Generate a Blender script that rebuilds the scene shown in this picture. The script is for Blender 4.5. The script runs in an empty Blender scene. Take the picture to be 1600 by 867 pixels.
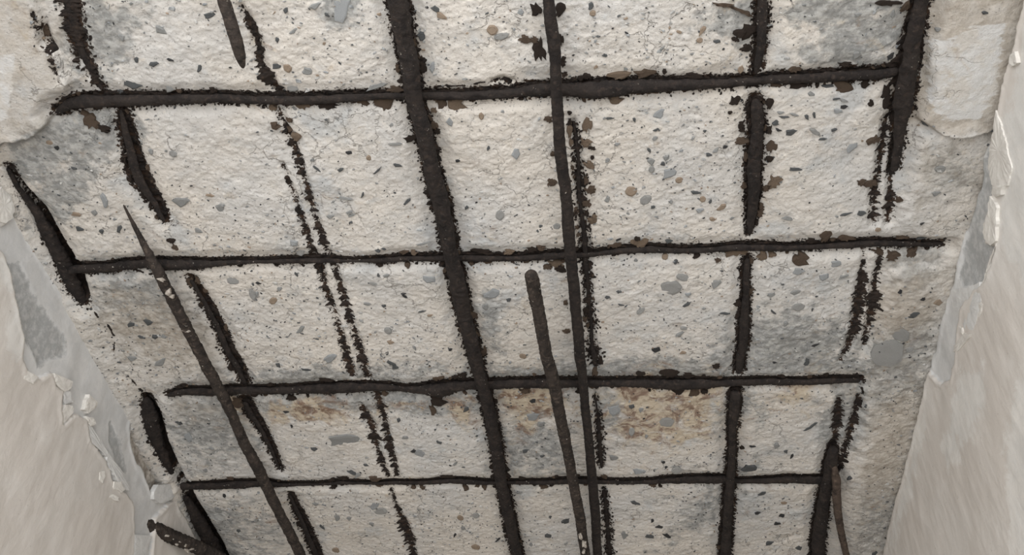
import bpy, math, random
import numpy as np
from mathutils import Vector, Matrix

random.seed(7)
RNG = np.random.default_rng(11)
scene = bpy.context.scene
COL = scene.collection

# ------------------------------------------------------------------ camera
F = 1400.0; CX = 800.0; CY = 433.5
ZC = 2.40                                   # level of the broken concrete soffit
def nrm(v): v = np.asarray(v, float); return v / np.linalg.norm(v)
def cdir(x, y): return np.array([(x - CX) / F, -(y - CY) / F, -1.0])
Yc = nrm(cdir(1052, 2026))                  # direction along the passage
r_ = math.atan(0.0595)
hv = np.array([math.cos(r_), -math.sin(r_), 0.0])
Xc = nrm(hv - hv.dot(Yc) * Yc)
Zc = np.cross(Xc, Yc)
M = np.array([Xc, Yc, Zc])                  # camera axes -> world axes
def _x(px, py):
    d = M @ cdir(px, py); return d / d[2]
HGT = 0.95 / abs(_x(1500, 433)[0] - _x(95, 433)[0])    # passage is 0.95 m wide
CAM = np.array([0.0, 0.0, ZC - HGT])
def depth(px, py, z=ZC):
    d = M @ cdir(px, py); return (z - CAM[2]) / d[2]
def up(px, py, z=ZC):                       # a pixel on the level z
    d = M @ cdir(px, py); return CAM + d * ((z - CAM[2]) / d[2])
def at_depth(px, py, t): return CAM + (M @ cdir(px, py)) * t

cam = bpy.data.cameras.new('camera'); co = bpy.data.objects.new('camera', cam); COL.objects.link(co)
cam.sensor_width = 36; cam.lens = F / 1600 * 36; cam.clip_start = 0.01
mw = Matrix([list(M[i]) + [CAM[i]] for i in range(3)] + [[0, 0, 0, 1]])
co.matrix_world = mw
scene.camera = co

# ------------------------------------------------------------------ light
scene.view_settings.view_transform = 'Standard'
scene.view_settings.look = 'None'
scene.view_settings.gamma = 1.0
scene.view_settings.use_curve_mapping = False
scene.view_settings.exposure = 0.0
w = bpy.data.worlds.new('world'); scene.world = w; w.use_nodes = True
bg = w.node_tree.nodes['Background']; bg.inputs[0].default_value = (0.97, 0.98, 1.0, 1); bg.inputs[1].default_value = 1.3
def area(name, loc, target, sx, sy, power, col):
    l = bpy.data.lights.new(name, 'AREA'); l.shape = 'RECTANGLE'; l.size = sx; l.size_y = sy
    l.energy = power; l.color = col
    o = bpy.data.objects.new(name, l); COL.objects.link(o); o.location = loc
    o.rotation_euler = (Vector(target) - Vector(loc)).to_track_quat('-Z', 'Y').to_euler()
    return o
# daylight from the open room behind the camera, at whose edge the passage begins
area('daylight', (0.05, -1.2, 1.2), (0.05, 0.6, 2.2), 3.6, 2.2, 84, (0.985, 0.99, 1.0))

# ------------------------------------------------------------------ noise
def vnoise(x, y, seed):
    t = np.random.default_rng(seed).uniform(-1, 1, (256, 256))
    x = np.asarray(x, float); y = np.asarray(y, float)
    xi = np.floor(x).astype(np.int64); yi = np.floor(y).astype(np.int64)
    fx = x - xi; fy = y - yi
    fx = fx * fx * fx * (fx * (fx * 6 - 15) + 10); fy = fy * fy * fy * (fy * (fy * 6 - 15) + 10)
    x0 = xi & 255; x1 = (xi + 1) & 255; y0 = yi & 255; y1 = (yi + 1) & 255
    a = t[y0, x0] * (1 - fx) + t[y0, x1] * fx
    b = t[y1, x0] * (1 - fx) + t[y1, x1] * fx
    return a * (1 - fy) + b * fy
def fbm(x, y, seed, octv=4, gain=0.5):
    s = 0; a = 1.0; n = 0
    for i in range(octv):
        s = s + a * vnoise(x * 2 ** i + 17.3 * i, y * 2 ** i - 9.1 * i, seed + i); n += a; a *= gain
    return s / n
def sstep(a, b, x):
    t = np.clip((x - a) / (b - a), 0, 1); return t * t * (3 - 2 * t)
def poly_sd(px, py, poly):                  # signed distance, negative inside
    poly = np.asarray(poly, float); n = len(poly)
    d = np.full(px.shape, 1e9); ins = np.zeros(px.shape, bool)
    for i in range(n):
        ax, ay = poly[i]; bx, by = poly[(i + 1) % n]
        ex, ey = bx - ax, by - ay
        t = np.clip(((px - ax) * ex + (py - ay) * ey) / (ex * ex + ey * ey + 1e-12), 0, 1)
        d = np.minimum(d, (px - ax - t * ex) ** 2 + (py - ay - t * ey) ** 2)
        c = (ay > py) != (by > py)
        if ey != 0: ins ^= c & (px < ex * (py - ay) / ey + ax)
    d = np.sqrt(d)
    return np.where(ins, -d, d)

# ------------------------------------------------------------------ materials
def nmat(name):
    m = bpy.data.materials.new(name); m.use_nodes = True
    nt = m.node_tree; b = nt.nodes['Principled BSDF']
    return m, nt, b
class NT:
    def __init__(s, nt): s.nt = nt; s.co = nt.nodes.new('ShaderNodeTexCoord').outputs['Object']
    def lk(s, a, b): s.nt.links.new(a, b)
    def noise(s, scale, detail=4, rough=0.55, dist=0.0, vec=None, col=False):
        n = s.nt.nodes.new('ShaderNodeTexNoise'); n.inputs['Scale'].default_value = scale
        n.inputs['Detail'].default_value = detail; n.inputs['Roughness'].default_value = rough
        n.inputs['Distortion'].default_value = dist; s.lk(vec or s.co, n.inputs['Vector'])
        return n.outputs['Color'] if col else n.outputs['Fac']
    def voro(s, scale, feat='F1', vec=None):
        n = s.nt.nodes.new('ShaderNodeTexVoronoi'); n.feature = feat; n.inputs['Scale'].default_value = scale
        s.lk(vec or s.co, n.inputs['Vector']); return n
    def stretch(s, sx, sy, sz):
        n = s.nt.nodes.new('ShaderNodeMapping'); n.inputs['Scale'].default_value = (sx, sy, sz)
        s.lk(s.co, n.inputs['Vector']); return n.outputs[0]
    def attr(s, name):
        n = s.nt.nodes.new('ShaderNodeAttribute'); n.attribute_name = name; return n.outputs['Fac']
    def math(s, op, a, b=None, clamp=False):
        n = s.nt.nodes.new('ShaderNodeMath'); n.operation = op; n.use_clamp = clamp
        for i, v in enumerate((a, b)):
            if v is None: continue
            if isinstance(v, (int, float)): n.inputs[i].default_value = v
            else: s.lk(v, n.inputs[i])
        return n.outputs[0]
    def ramp(s, f, a, b):                   # linear step a..b -> 0..1
        n = s.nt.nodes.new('ShaderNodeMapRange'); n.inputs['From Min'].default_value = a; n.inputs['From Max'].default_value = b
        n.interpolation_type = 'SMOOTHSTEP'; s.lk(f, n.inputs['Value']); return n.outputs['Result']
    def mix(s, f, a, b, mode='MIX'):
        n = s.nt.nodes.new('ShaderNodeMix'); n.data_type = 'RGBA'; n.blend_type = mode
        for k, v in ((0, f), (6, a), (7, b)):
            if isinstance(v, (int, float)): n.inputs[k].default_value = v
            elif isinstance(v, tuple): n.inputs[k].default_value = (*v, 1)
            else: s.lk(v, n.inputs[k])
        return n.outputs[2]
    def bump(s, h, strength, dist, prev=None):
        n = s.nt.nodes.new('ShaderNodeBump'); n.inputs['Strength'].default_value = strength
        n.inputs['Distance'].default_value = dist; s.lk(h, n.inputs['Height'])
        if prev: s.lk(prev, n.inputs['Normal'])
        return n.outputs[0]

def m_concrete():
    m, nt, b = nmat('broken_concrete'); g = NT(nt)
    st = g.stretch(1, 1.1, 1)
    c = g.mix(g.ramp(g.noise(9, 5, 0.6), 0.38, 0.66), (0.60, 0.56, 0.505), (0.55, 0.535, 0.51))
    c = g.mix(g.math('MULTIPLY', g.ramp(g.noise(38, 6, 0.68, 0.6, st), 0.50, 0.72), 0.55), c, (0.44, 0.435, 0.42))
    c = g.mix(g.math('MULTIPLY', g.ramp(g.noise(60, 5, 0.6, 0.5), 0.58, 0.72), 0.55), c, (0.74, 0.69, 0.62))
    c = g.mix(g.math('MULTIPLY', g.ramp(g.noise(21, 4, 0.6), 0.54, 0.72), 0.6), c, (0.40, 0.42, 0.43))
    # specks of sand and grit
    c = g.mix(g.math('MULTIPLY', g.ramp(g.noise(330, 2, 0.5, 0.4, st), 0.63, 0.70), 0.62), c, (0.16, 0.155, 0.145))
    c = g.mix(g.math('MULTIPLY', g.ramp(g.noise(620, 2, 0.5), 0.60, 0.72), 0.35), c, (0.20, 0.19, 0.175))
    # hairline cracks
    v = g.nt.nodes.new('ShaderNodeTexVoronoi'); v.feature = 'DISTANCE_TO_EDGE'; v.inputs['Scale'].default_value = 24
    ad = g.nt.nodes.new('ShaderNodeVectorMath'); ad.operation = 'ADD'; g.lk(st, ad.inputs[0])
    sc = g.nt.nodes.new('ShaderNodeVectorMath'); sc.operation = 'SCALE'; sc.inputs['Scale'].default_value = 0.07
    g.lk(g.noise(18, 5, 0.65, col=True), sc.inputs[0]); g.lk(sc.outputs[0], ad.inputs[1]); g.lk(ad.outputs[0], v.inputs['Vector'])
    crack = g.math('MULTIPLY', g.ramp(v.outputs['Distance'], 0.022, 0.004), g.ramp(g.noise(14, 3), 0.5, 0.62))
    c = g.mix(g.math('MULTIPLY', crack, 0.6), c, (0.23, 0.215, 0.195))
    # grey, paint and damp-stain areas, each with its own outline
    nz = g.noise(55, 5, 0.65); nz2 = g.noise(120, 4, 0.65)
    gr = g.ramp(g.math('ADD', g.attr('grey'), g.math('MULTIPLY', g.math('SUBTRACT', nz, 0.5), 1.6)), 0.22, 0.55)
    c = g.mix(g.math('MULTIPLY', gr, 0.85), c, g.mix(g.ramp(nz2, 0.4, 0.62), (0.20, 0.205, 0.20), (0.37, 0.37, 0.355)))
    br = g.ramp(g.math('ADD', g.attr('brown'), g.math('MULTIPLY', g.math('SUBTRACT', nz, 0.5), 1.2)), 0.3, 0.8)
    c = g.mix(g.math('MULTIPLY', br, 0.8), c, g.mix(g.ramp(nz2, 0.35, 0.65), (0.36, 0.315, 0.26), (0.50, 0.455, 0.395)))
    pt = g.ramp(g.math('ADD', g.attr('paint'), g.math('MULTIPLY', g.math('SUBTRACT', g.noise(48, 5, 0.7, 0, g.stretch(0.7, 2.6, 1)), 0.5), 1.7)), 0.45, 0.62)
    c = g.mix(g.math('MULTIPLY', pt, 0.85), c, g.mix(g.ramp(nz, 0.42, 0.6), (0.64, 0.64, 0.63), (0.60, 0.575, 0.535)))
    sn = g.ramp(g.math('ADD', g.attr('stain'), g.math('MULTIPLY', g.math('SUBTRACT', g.noise(36, 5, 0.7, 0.8), 0.5), 1.9)), 0.12, 0.62)
    c = g.mix(g.math('MULTIPLY', sn, 0.85), c, g.mix(g.ramp(g.noise(48, 5, 0.7, 0.6), 0.44, 0.6), (0.50, 0.42, 0.31), (0.17, 0.095, 0.055)))
    # rust left in the concrete along the bars
    d = g.attr('rustd')
    d2 = g.math('ADD', d, g.math('MULTIPLY', g.math('SUBTRACT', g.noise(260, 4, 0.7), 0.60), 0.026))
    d2 = g.math('ADD', d2, g.math('MULTIPLY', g.math('SUBTRACT', g.noise(70, 3, 0.6), 0.5), 0.010))
    ru = g.ramp(d2, 0.0008, -0.0006)
    halo = g.ramp(g.math('ADD', d, g.math('MULTIPLY', g.math('SUBTRACT', nz2, 0.5), 0.022)), 0.005, -0.004)
    c = g.mix(g.math('MULTIPLY', halo, 0.42), c, (0.25, 0.195, 0.15))
    c = g.mix(ru, c, g.mix(g.ramp(nz2, 0.42, 0.64), (0.020, 0.0155, 0.0135), (0.055, 0.035, 0.024)))
    g.lk(c, b.inputs['Base Color']); b.inputs['Roughness'].default_value = 0.93
    b.inputs['Specular IOR Level'].default_value = 0.15
    n1 = g.bump(g.noise(150, 6, 0.75, 0.2, st), 0.45, 0.003)
    n2 = g.bump(g.noise(420, 3, 0.6), 0.5, 0.0012, n1)
    n3 = g.bump(g.math('SUBTRACT', 1.0, crack), 0.6, 0.002, n2)
    g.lk(n3, b.inputs['Normal'])
    return m
def m_wall():
    m, nt, b = nmat('peeling_plaster'); g = NT(nt)
    nz = g.noise(30, 6, 0.68, 0.4); nz2 = g.noise(130, 4, 0.65)
    sub = g.mix(g.ramp(nz2, 0.4, 0.65), (0.32, 0.285, 0.245), (0.54, 0.50, 0.445))
    coat = g.mix(g.ramp(nz, 0.40, 0.62), (0.60, 0.60, 0.59), (0.68, 0.675, 0.66))
    gp = g.ramp(g.math('ADD', g.attr('grey'), g.math('MULTIPLY', g.math('SUBTRACT', nz, 0.5), 2.2)), 0.36, 0.62)
    coat = g.mix(gp, coat, g.mix(g.ramp(nz2, 0.4, 0.66), (0.38, 0.385, 0.38), (0.52, 0.52, 0.51)))
    paint = g.mix(g.ramp(g.noise(7, 4, 0.6), 0.35, 0.65), (0.64, 0.597, 0.548), (0.69, 0.658, 0.615))
    sm = g.stretch(1, 1.2, 0.75)
    paint = g.mix(g.math('MULTIPLY', g.ramp(g.noise(20, 6, 0.7, 0.5, sm), 0.52, 0.75), 0.5), paint, (0.79, 0.765, 0.725))
    paint = g.mix(g.math('MULTIPLY', g.ramp(g.noise(70, 4, 0.65, 0.3, sm), 0.57, 0.75), 0.15), paint, (0.50, 0.45, 0.40))
    paint = g.mix(g.math('MULTIPLY', g.ramp(g.noise(260, 2), 0.70, 0.76), 0.35), paint, (0.25, 0.22, 0.19))
    wm = g.ramp(g.math('ADD', g.attr('white'), g.math('MULTIPLY', g.math('SUBTRACT', nz, 0.5), 1.4)), 0.4, 0.62)
    paint = g.mix(g.math('MULTIPLY', wm, 0.85), paint, g.mix(g.ramp(nz, 0.4, 0.62), (0.70, 0.69, 0.66), (0.77, 0.75, 0.71)))
    wob = g.math('MULTIPLY', g.math('SUBTRACT', nz2, 0.5), 0.008)
    c = g.mix(g.ramp(g.math('ADD', g.attr('coat'), wob), 0.0005, -0.0005), sub, coat)
    c = g.mix(g.ramp(g.math('ADD', g.attr('finish'), wob), 0.0005, -0.0005), c, paint)
    g.lk(c, b.inputs['Base Color']); b.inputs['Roughness'].default_value = 0.72
    b.inputs['Specular IOR Level'].default_value = 0.3
    n1 = g.bump(g.noise(45, 5, 0.62, 0.3, sm), 0.22, 0.004)
    n2 = g.bump(g.noise(300, 3, 0.6), 0.18, 0.001, n1)
    g.lk(n2, b.inputs['Normal'])
    return m
def m_rust(name, dark, mid, light, lf, speck=0.0):
    m, nt, b = nmat(name); g = NT(nt)
    c = g.mix(g.ramp(g.noise(75, 5, 0.65), 0.36, 0.60), dark, mid)
    c = g.mix(g.math('MULTIPLY', g.ramp(g.noise(190, 4, 0.65, 0.3), 0.52, 0.68), lf), c, light)
    if speck:
        s = g.math('MULTIPLY', g.ramp(g.noise(330, 3, 0.6, 0.4), 0.67, 0.71), g.ramp(g.noise(22, 3), 0.48, 0.64))
        c = g.mix(g.math('MULTIPLY', s, speck), c, (0.52, 0.48, 0.42))
    g.lk(c, b.inputs['Base Color']); b.inputs['Roughness'].default_value = 0.82
    b.inputs['Specular IOR Level'].default_value = 0.25
    n1 = g.bump(g.noise(260, 5, 0.7), 0.8, 0.003); g.lk(n1, b.inputs['Normal'])
    return m
def m_plain(name, a, c2, scale, rough=0.85, bs=0.4):
    m, nt, b = nmat(name); g = NT(nt)
    c = g.mix(g.ramp(g.noise(scale, 5, 0.65), 0.38, 0.64), a, c2)
    g.lk(c, b.inputs['Base Color']); b.inputs['Roughness'].default_value = rough
    b.inputs['Specular IOR Level'].default_value = 0.25
    g.lk(g.bump(g.noise(scale * 3, 4, 0.65), bs, 0.002), b.inputs['Normal'])
    return m
CONC = m_concrete(); WALL = m_wall()
BAR = m_rust('corroded_steel', (0.015, 0.012, 0.011), (0.028, 0.022, 0.019), (0.065, 0.046, 0.036), 0.5, 0.8)
BARL = m_rust('corroded_steel_with_mortar', (0.022, 0.018, 0.0155), (0.046, 0.036, 0.030), (0.13, 0.10, 0.078), 0.6, 1.0)
BARW = m_rust('brown_rusted_steel', (0.03, 0.022, 0.018), (0.085, 0.062, 0.048), (0.17, 0.125, 0.095), 0.7)
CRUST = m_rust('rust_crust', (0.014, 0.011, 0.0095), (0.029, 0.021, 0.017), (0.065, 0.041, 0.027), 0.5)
FLAKE_D = m_rust('rust_scale_dark', (0.018, 0.014, 0.012), (0.045, 0.031, 0.023), (0.10, 0.065, 0.043), 0.5)
FLAKE_B = m_rust('rust_scale_brown', (0.040, 0.028, 0.021), (0.15, 0.105, 0.073), (0.31, 0.23, 0.165), 0.85)
FLAKE_T = m_rust('rust_scale_tan', (0.085, 0.058, 0.041), (0.29, 0.215, 0.15), (0.42, 0.33, 0.245), 0.85)
MORT = m_plain('mortar_residue', (0.46, 0.42, 0.365), (0.22, 0.19, 0.16), 300)
PLAS = m_plain('plaster_chip', (0.74, 0.715, 0.665), (0.65, 0.62, 0.575), 60)
PLAS_G = m_plain('plaster_chip_grey', (0.68, 0.675, 0.655), (0.58, 0.575, 0.56), 60)
STONE = {
 'd': m_plain('stone_charcoal', (0.055, 0.058, 0.06), (0.11, 0.115, 0.115), 160),
 'g': m_plain('stone_grey', (0.17, 0.175, 0.17), (0.33, 0.33, 0.32), 190),
 'b': m_plain('stone_blue_grey', (0.19, 0.20, 0.205), (0.38, 0.39, 0.39), 190),
 't': m_plain('stone_tan', (0.30, 0.235, 0.175), (0.20, 0.155, 0.115), 150),
 'p': m_plain('stone_pale', (0.34, 0.34, 0.33), (0.60, 0.59, 0.56), 110, 0.9, 0.9),
 'k': m_plain('stone_black', (0.022, 0.022, 0.023), (0.05, 0.05, 0.05), 160)}

# ------------------------------------------------------------------ helpers
def mesh_obj(name, v, f, mat, parent=None, smooth=True):
    me = bpy.data.meshes.new(name)
    me.from_pydata([tuple(p) for p in v], [], f); me.update()
    if mat: me.materials.append(mat)
    if smooth: me.polygons.foreach_set('use_smooth', [True] * len(me.polygons))
    o = bpy.data.objects.new(name, me); COL.objects.link(o)
    if parent: o.parent = parent
    return o
def grid_obj(name, P, mat, attrs, flip):    # P: (ny, nx, 3)
    ny, nx, _ = P.shape
    me = bpy.data.meshes.new(name)
    idx = np.arange(ny * nx, dtype=np.int32).reshape(ny, nx)
    q = np.stack([idx[:-1, :-1], idx[:-1, 1:], idx[1:, 1:], idx[1:, :-1]], -1).reshape(-1, 4)
    if flip: q = q[:, ::-1]
    me.vertices.add(ny * nx); me.vertices.foreach_set('co', P.reshape(-1).astype(np.float32))
    me.loops.add(q.size); me.loops.foreach_set('vertex_index', np.ascontiguousarray(q).reshape(-1))
    me.polygons.add(len(q)); me.polygons.foreach_set('loop_start', np.arange(0, q.size, 4, dtype=np.int32))
    me.update(calc_edges=True)
    me.polygons.foreach_set('use_smooth', np.ones(len(q), bool))
    for k, a in attrs.items():
        at = me.attributes.new(k, 'FLOAT', 'POINT'); at.data.foreach_set('value', a.reshape(-1).astype(np.float32))
    me.materials.append(mat)
    o = bpy.data.objects.new(name, me); COL.objects.link(o); return o
def axis(lo, a, b, hi, step, coarse):       # dense between a and b, coarse outside
    l = []
    if lo < a: l.append(np.linspace(lo, a, max(2, int((a - lo) / coarse) + 1))[:-1])
    l.append(np.linspace(a, b, int((b - a) / step) + 1))
    if hi > b: l.append(np.linspace(b, hi, max(2, int((hi - b) / coarse) + 1))[1:])
    return np.concatenate(l)
def tag(o, label, cat, group=None):
    o['label'] = label; o['category'] = cat
    if group: o['group'] = group
def px_poly(pts, z=ZC): return [tuple(up(x, y, z)[:2]) for x, y in pts]

# ------------------------------------------------------------------ bars, traced on the photograph: (x, y, width) in pixels
T1 = [(88,176,9),(108,162,18),(134,159,22),(200,157,19),(300,155,16),(345,153,15),(400,157,14),(467,157,15),(530,154,14),(600,150,11),(635,150,12),(660,150,13),(730,150,15),(800,146,15),(830,141,20),(865,140,23),(900,141,27),(940,141,30),(1000,135,22),(1060,133,19),(1130,130,15),(1180,127,14),(1200,124,15),(1270,122,17),(1330,118,18),(1370,117,16),(1404,112,16)]
T2 = [(108,426,8),(117,420,15),(134,420,17),(167,419,17),(200,414,16),(234,411,16),(268,414,19),(301,413,18),(334,412,11),(368,410,9),(400,409,6),(420,409,6),(450,408,9),(484,407,10),(517,407,9),(550,408,4),(574,407,7),(600,407,10),(634,404,10),(684,404,10),(718,403,11),(751,404,11),(800,404,9),(833,402,11),(867,400,13),(890,400,11),(934,397,8),(967,392,10),(1017,390,12),(1068,392,9),(1118,390,10),(1151,387,12),(1200,387,11),(1233,388,10),(1284,385,10),(1334,382,13),(1367,380,12),(1417,381,10),(1451,382,9),(1474,380,4)]
T3 = [(262,618,7),(284,612,13),(318,612,15),(345,613,16),(368,610,17),(400,610,15),(434,610,15),(467,609,17),(500,607,22),(534,606,22),(567,605,18),(601,605,15),(634,608,10),(654,609,16),(684,609,31),(711,604,22),(735,602,18),(768,602,18),(800,600,17),(850,599,20),(884,600,18),(917,599,14),(967,599,15),(1000,599,17),(1051,601,22),(1084,600,22),(1118,600,15),(1151,598,14),(1200,596,13),(1233,597,13),(1267,597,12),(1300,595,12),(1344,594,9)]
T4 = [(282,759,14),(301,760,13),(334,759,14),(368,757,15),(400,756,13),(420,755,12),(437,758,8),(467,757,5),(500,757,4),(534,754,7),(567,755,5),(617,754,8),(668,754,7),(701,751,10),(734,753,10),(768,755,7),(800,754,6),(850,754,9),(900,752,10),(940,753,8),(974,754,7),(1017,753,8),(1051,750,12),(1101,749,17),(1128,749,15),(1155,752,8),(1200,751,12),(1233,749,14),(1290,750,17)]
A_ = [[(98,-40,34),(106,0,36),(116,33,32),(127,77,27),(142,110,20),(160,140,14)],
      [(189,172,9),(195,200,22),(204,234,25),(212,267,32),(222,290,29),(241,317,21),(257,347,9)],
      [(298,437,12),(321,474,14),(338,507,16),(355,547,20),(371,574,18),(383,600,12)],
      [(382,628,18),(390,645,20),(404,664,15),(423,700,11),(437,734,6)],
      [(453,774,8),(470,811,15),(490,858,16),(510,905,16)]]
B_ = [(193,320,3),(207,347,6),(221,374,9),(234,400,13),(247,424,17),(264,457,17),(281,491,17),(298,524,17),(314,554,17),(328,582,17),(348,617,17),(365,654,15),(381,691,16),(403,731,17),(423,774,16),(440,808,15),(457,841,15),(472,872,15),(500,930,15)]
D_ = [(612,-50,33),(622,0,33),(626,33,30),(632,67,27),(640,100,29),(644,134,27),(650,167,25),(661,200,26),(668,234,25),(675,267,25),(681,292,26),(691,323,26),(697,357,24),(702,390,22),(711,424,24),(718,457,25),(724,490,22),(734,524,23),(742,557,21),(747,580,19),(757,610,19),(765,644,19),(771,677,18),(777,711,18),(782,744,18),(788,777,18),(796,811,17),(803,845,16),(808,867,16),(822,930,16)]
E_ = [(852,-50,18),(857,0,18),(860,33,20),(866,67,21),(868,100,17),(869,140,18),(871,167,18),(873,200,18),(875,234,19),(879,267,19),(883,290,18),(886,323,18),(888,357,19),(891,390,18),(894,424,18),(898,457,18),(900,490,17),(904,524,17),(906,557,17),(909,577,15),(912,610,14),(915,644,14),(919,677,14),(922,711,14),(925,744,15),(928,777,15),(931,811,15),(932,845,14),(934,870,14),(940,930,14)]
F_ = [[(896,190,6),(900,217,13),(904,251,12),(904,284,15),(905,300,16),(907,323,12),(912,357,15),(914,380,18),(915,414,17),(918,437,12),(920,474,12),(924,507,12),(925,541,13),(929,557,20),(930,572,10)],
      [(930,620,5),(935,654,9),(937,694,13),(940,731,9)], [(943,765,6),(945,778,9),(949,818,12),(952,861,13),(956,920,13)]]
G_ = [(829,425,14),(830,431,21),(832,438,22),(835,457,21),(842,490,20),(848,524,19),(854,557,19),(861,580,20),(868,610,19),(874,644,18),(881,677,18),(888,711,16),(894,744,16),(900,777,16),(907,811,16),(911,845,15),(915,867,15),(924,930,15)]
H_ = [[(1192,-50,18),(1191,0,18),(1190,33,17),(1190,67,15),(1184,100,13),(1181,116,6)],
      [(1180,155,12),(1182,167,22),(1184,200,22),(1180,234,22),(1178,267,22),(1178,290,21),(1176,323,18),(1173,350,12),(1171,368,5)],
      [(1168,404,7),(1166,424,11),(1166,457,10),(1164,474,13),(1163,507,16),(1161,541,15),(1156,566,14),(1154,583,10)],
      [(1150,610,15),(1149,618,18),(1147,644,17),(1144,677,12),(1144,711,12),(1142,744,14),(1139,777,16),(1137,811,15),(1135,845,17),(1133,870,17),(1128,930,17)]]
I_ = [[(1446,-50,24),(1440,0,22),(1433,33,25),(1426,67,27),(1421,100,29),(1415,134,32),(1411,167,31),(1407,190,20),(1405,215,16),(1403,234,15),(1397,267,12)]]
I2 = [[(1303,700,14),(1299,720,19),(1296,744,19),(1288,777,18),(1283,811,20),(1279,845,21),(1278,867,20),(1273,930,20)]]
J_ = [[(12,262,8),(28,292,10),(43,312,12),(60,336,18),(75,364,24),(92,396,25),(106,427,26),(118,452,24),(130,474,12)],
      [(229,622,14),(235,650,26),(246,690,22),(262,727,14),(268,740,9)], [(290,776,10),(309,811,22),(327,844,25),(342,870,25),(372,930,25)]]
K_ = [(340,-40,19),(349,0,19),(360,33,21),(370,67,20),(376,90,16),(380,106,7)]
W_ = [(1303,728,8),(1307,750,13),(1307,777,13),(1310,808,12),(1315,835,11),(1322,865,10),(1336,930,10)]
# ragged rust imprints where a bar came away, cracks, dark edges, one painted shadow
DARK_STRANDS = [
 ('ragged dark rust crust of the ribbed imprint above the top cross bar', [[(377,10,8),(386,30,12),(395,50,13),(403,75,15),(407,100,17),(420,124,17),(434,144,15)]]),
 ('ribbed double rust imprint between the two upper cross bars', [[(431,166,14),(443,194,15),(457,227,14),(467,254,13),(477,284,13),(480,297,12),(490,330,12),(500,364,12),(512,398,11)],[(440,258,6),(450,284,8),(457,297,9),(467,327,11),(480,367,14),(490,398,10)]]),
 ('ribbed double rust imprint between the second and third cross bars', [[(499,414,13),(510,457,13),(524,494,12),(534,531,14),(544,564,17),(550,584,14)],[(522,414,10),(534,457,12),(544,491,12),(555,524,13),(564,554,16),(574,590,14)]]),
 ('ribbed double rust imprint between the third and fourth cross bars', [[(563,630,8),(570,645,15),(580,664,17),(587,691,13),(597,721,11),(608,745,6)],[(590,618,14),(597,640,14),(602,664,13),(611,701,10),(622,742,9)]]),
 ('rust imprint below the lowest cross bar', [[(611,765,6),(616,780,7),(622,798,9),(630,815,16),(637,835,17),(644,865,13),(656,920,12)]]),
 ('ragged forked rust imprint at the lower end of the right hand bar', [[(1388,185,14),(1385,200,14),(1379,234,15),(1374,267,14),(1366,297,15),(1366,323,16),(1366,346,16)],[(1402,215,11),(1401,240,12),(1396,267,13),(1392,297,14),(1391,323,15),(1388,346,15)]]),
 ('ragged double rust imprint below the second cross bar at right', [[(1350,395,6),(1347,417,9),(1346,440,17),(1340,474,18),(1337,507,18),(1327,537,13),(1314,562,6)],[(1375,395,5),(1372,417,9),(1367,440,15),(1364,474,19),(1356,507,13),(1352,540,8)]]),
 ('thin dark crack curving just above the top cross bar right of the thick bar', [[(683,127,3),(700,137,5),(722,136,4),(742,133,4),(758,128,6)],[(772,130,8),(786,128,14),(800,130,8)]]),
 ('dark strip painted for the shadow along the edge of the cover chunk at upper left, with rust crust beside it', [[(60,10,5),(72,48,9),(84,78,10),(93,104,9),(97,118,4)],[(106,20,12),(112,60,18),(118,90,14),(122,104,8)]]),  # first strand paints the shadow at the chunk's edge, second is rust crust
 ('dark vertical strip on the ledge edge at the end of the third cross bar', [[(1346,588,5),(1347,610,7),(1344,630,8),(1337,648,8)]]),  # plain dark strip following the ledge edge
 ('crooked crack in the concrete below the gap at the left wall', [[(134,484,5),(148,488,5),(158,502,7),(170,508,5),(179,526,4),(178,548,4)],[(200,586,3),(212,598,5),(222,612,6)]]),
 ('small split strand under the second cross bar at left', [[(212,424,3),(232,428,5),(252,425,6),(270,421,5)],[(150,428,4),(164,440,3)]]),
 ('dark ragged rust crust below the third cross bar at right', [[(1312,622,8),(1310,637,14),(1310,654,17),(1306,684,13),(1302,704,12)],[(1341,618,5),(1338,640,9),(1328,677,12),(1318,717,11),(1310,740,7)]]),
]

ALLSEG = []                                 # (ax, ay, bx, by, ra, rb, groove)
def add_seg(pts, groove):
    w_ = [(up(x, y), ww * depth(x, y) / F / 2) for x, y, ww in pts]
    for (p, ra), (q, rb) in zip(w_[:-1], w_[1:]):
        ALLSEG.append((p[0], p[1], q[0], q[1], ra, rb, groove))
for t in (T1, T2, T3, T4): add_seg(t, 1)
for t in H_ + I_ + I2 + J_ + A_[1:]: add_seg(t, 1)
for t in F_ + A_[:1]: add_seg(t, 2)
add_seg(D_, 1)
for _, st in DARK_STRANDS:
    for t in st:
        if max(p[2] for p in t) > 9: add_seg(t, 2)  # wide strands, the painted edge shadow included, feed the rust mask

# ------------------------------------------------------------------ walls' lines on the ceiling
LA, LB = up(0, 272), up(322, 867)
RA, RB = up(1598, 0, ZC - 0.012), up(1380, 867, ZC - 0.012)

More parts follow.
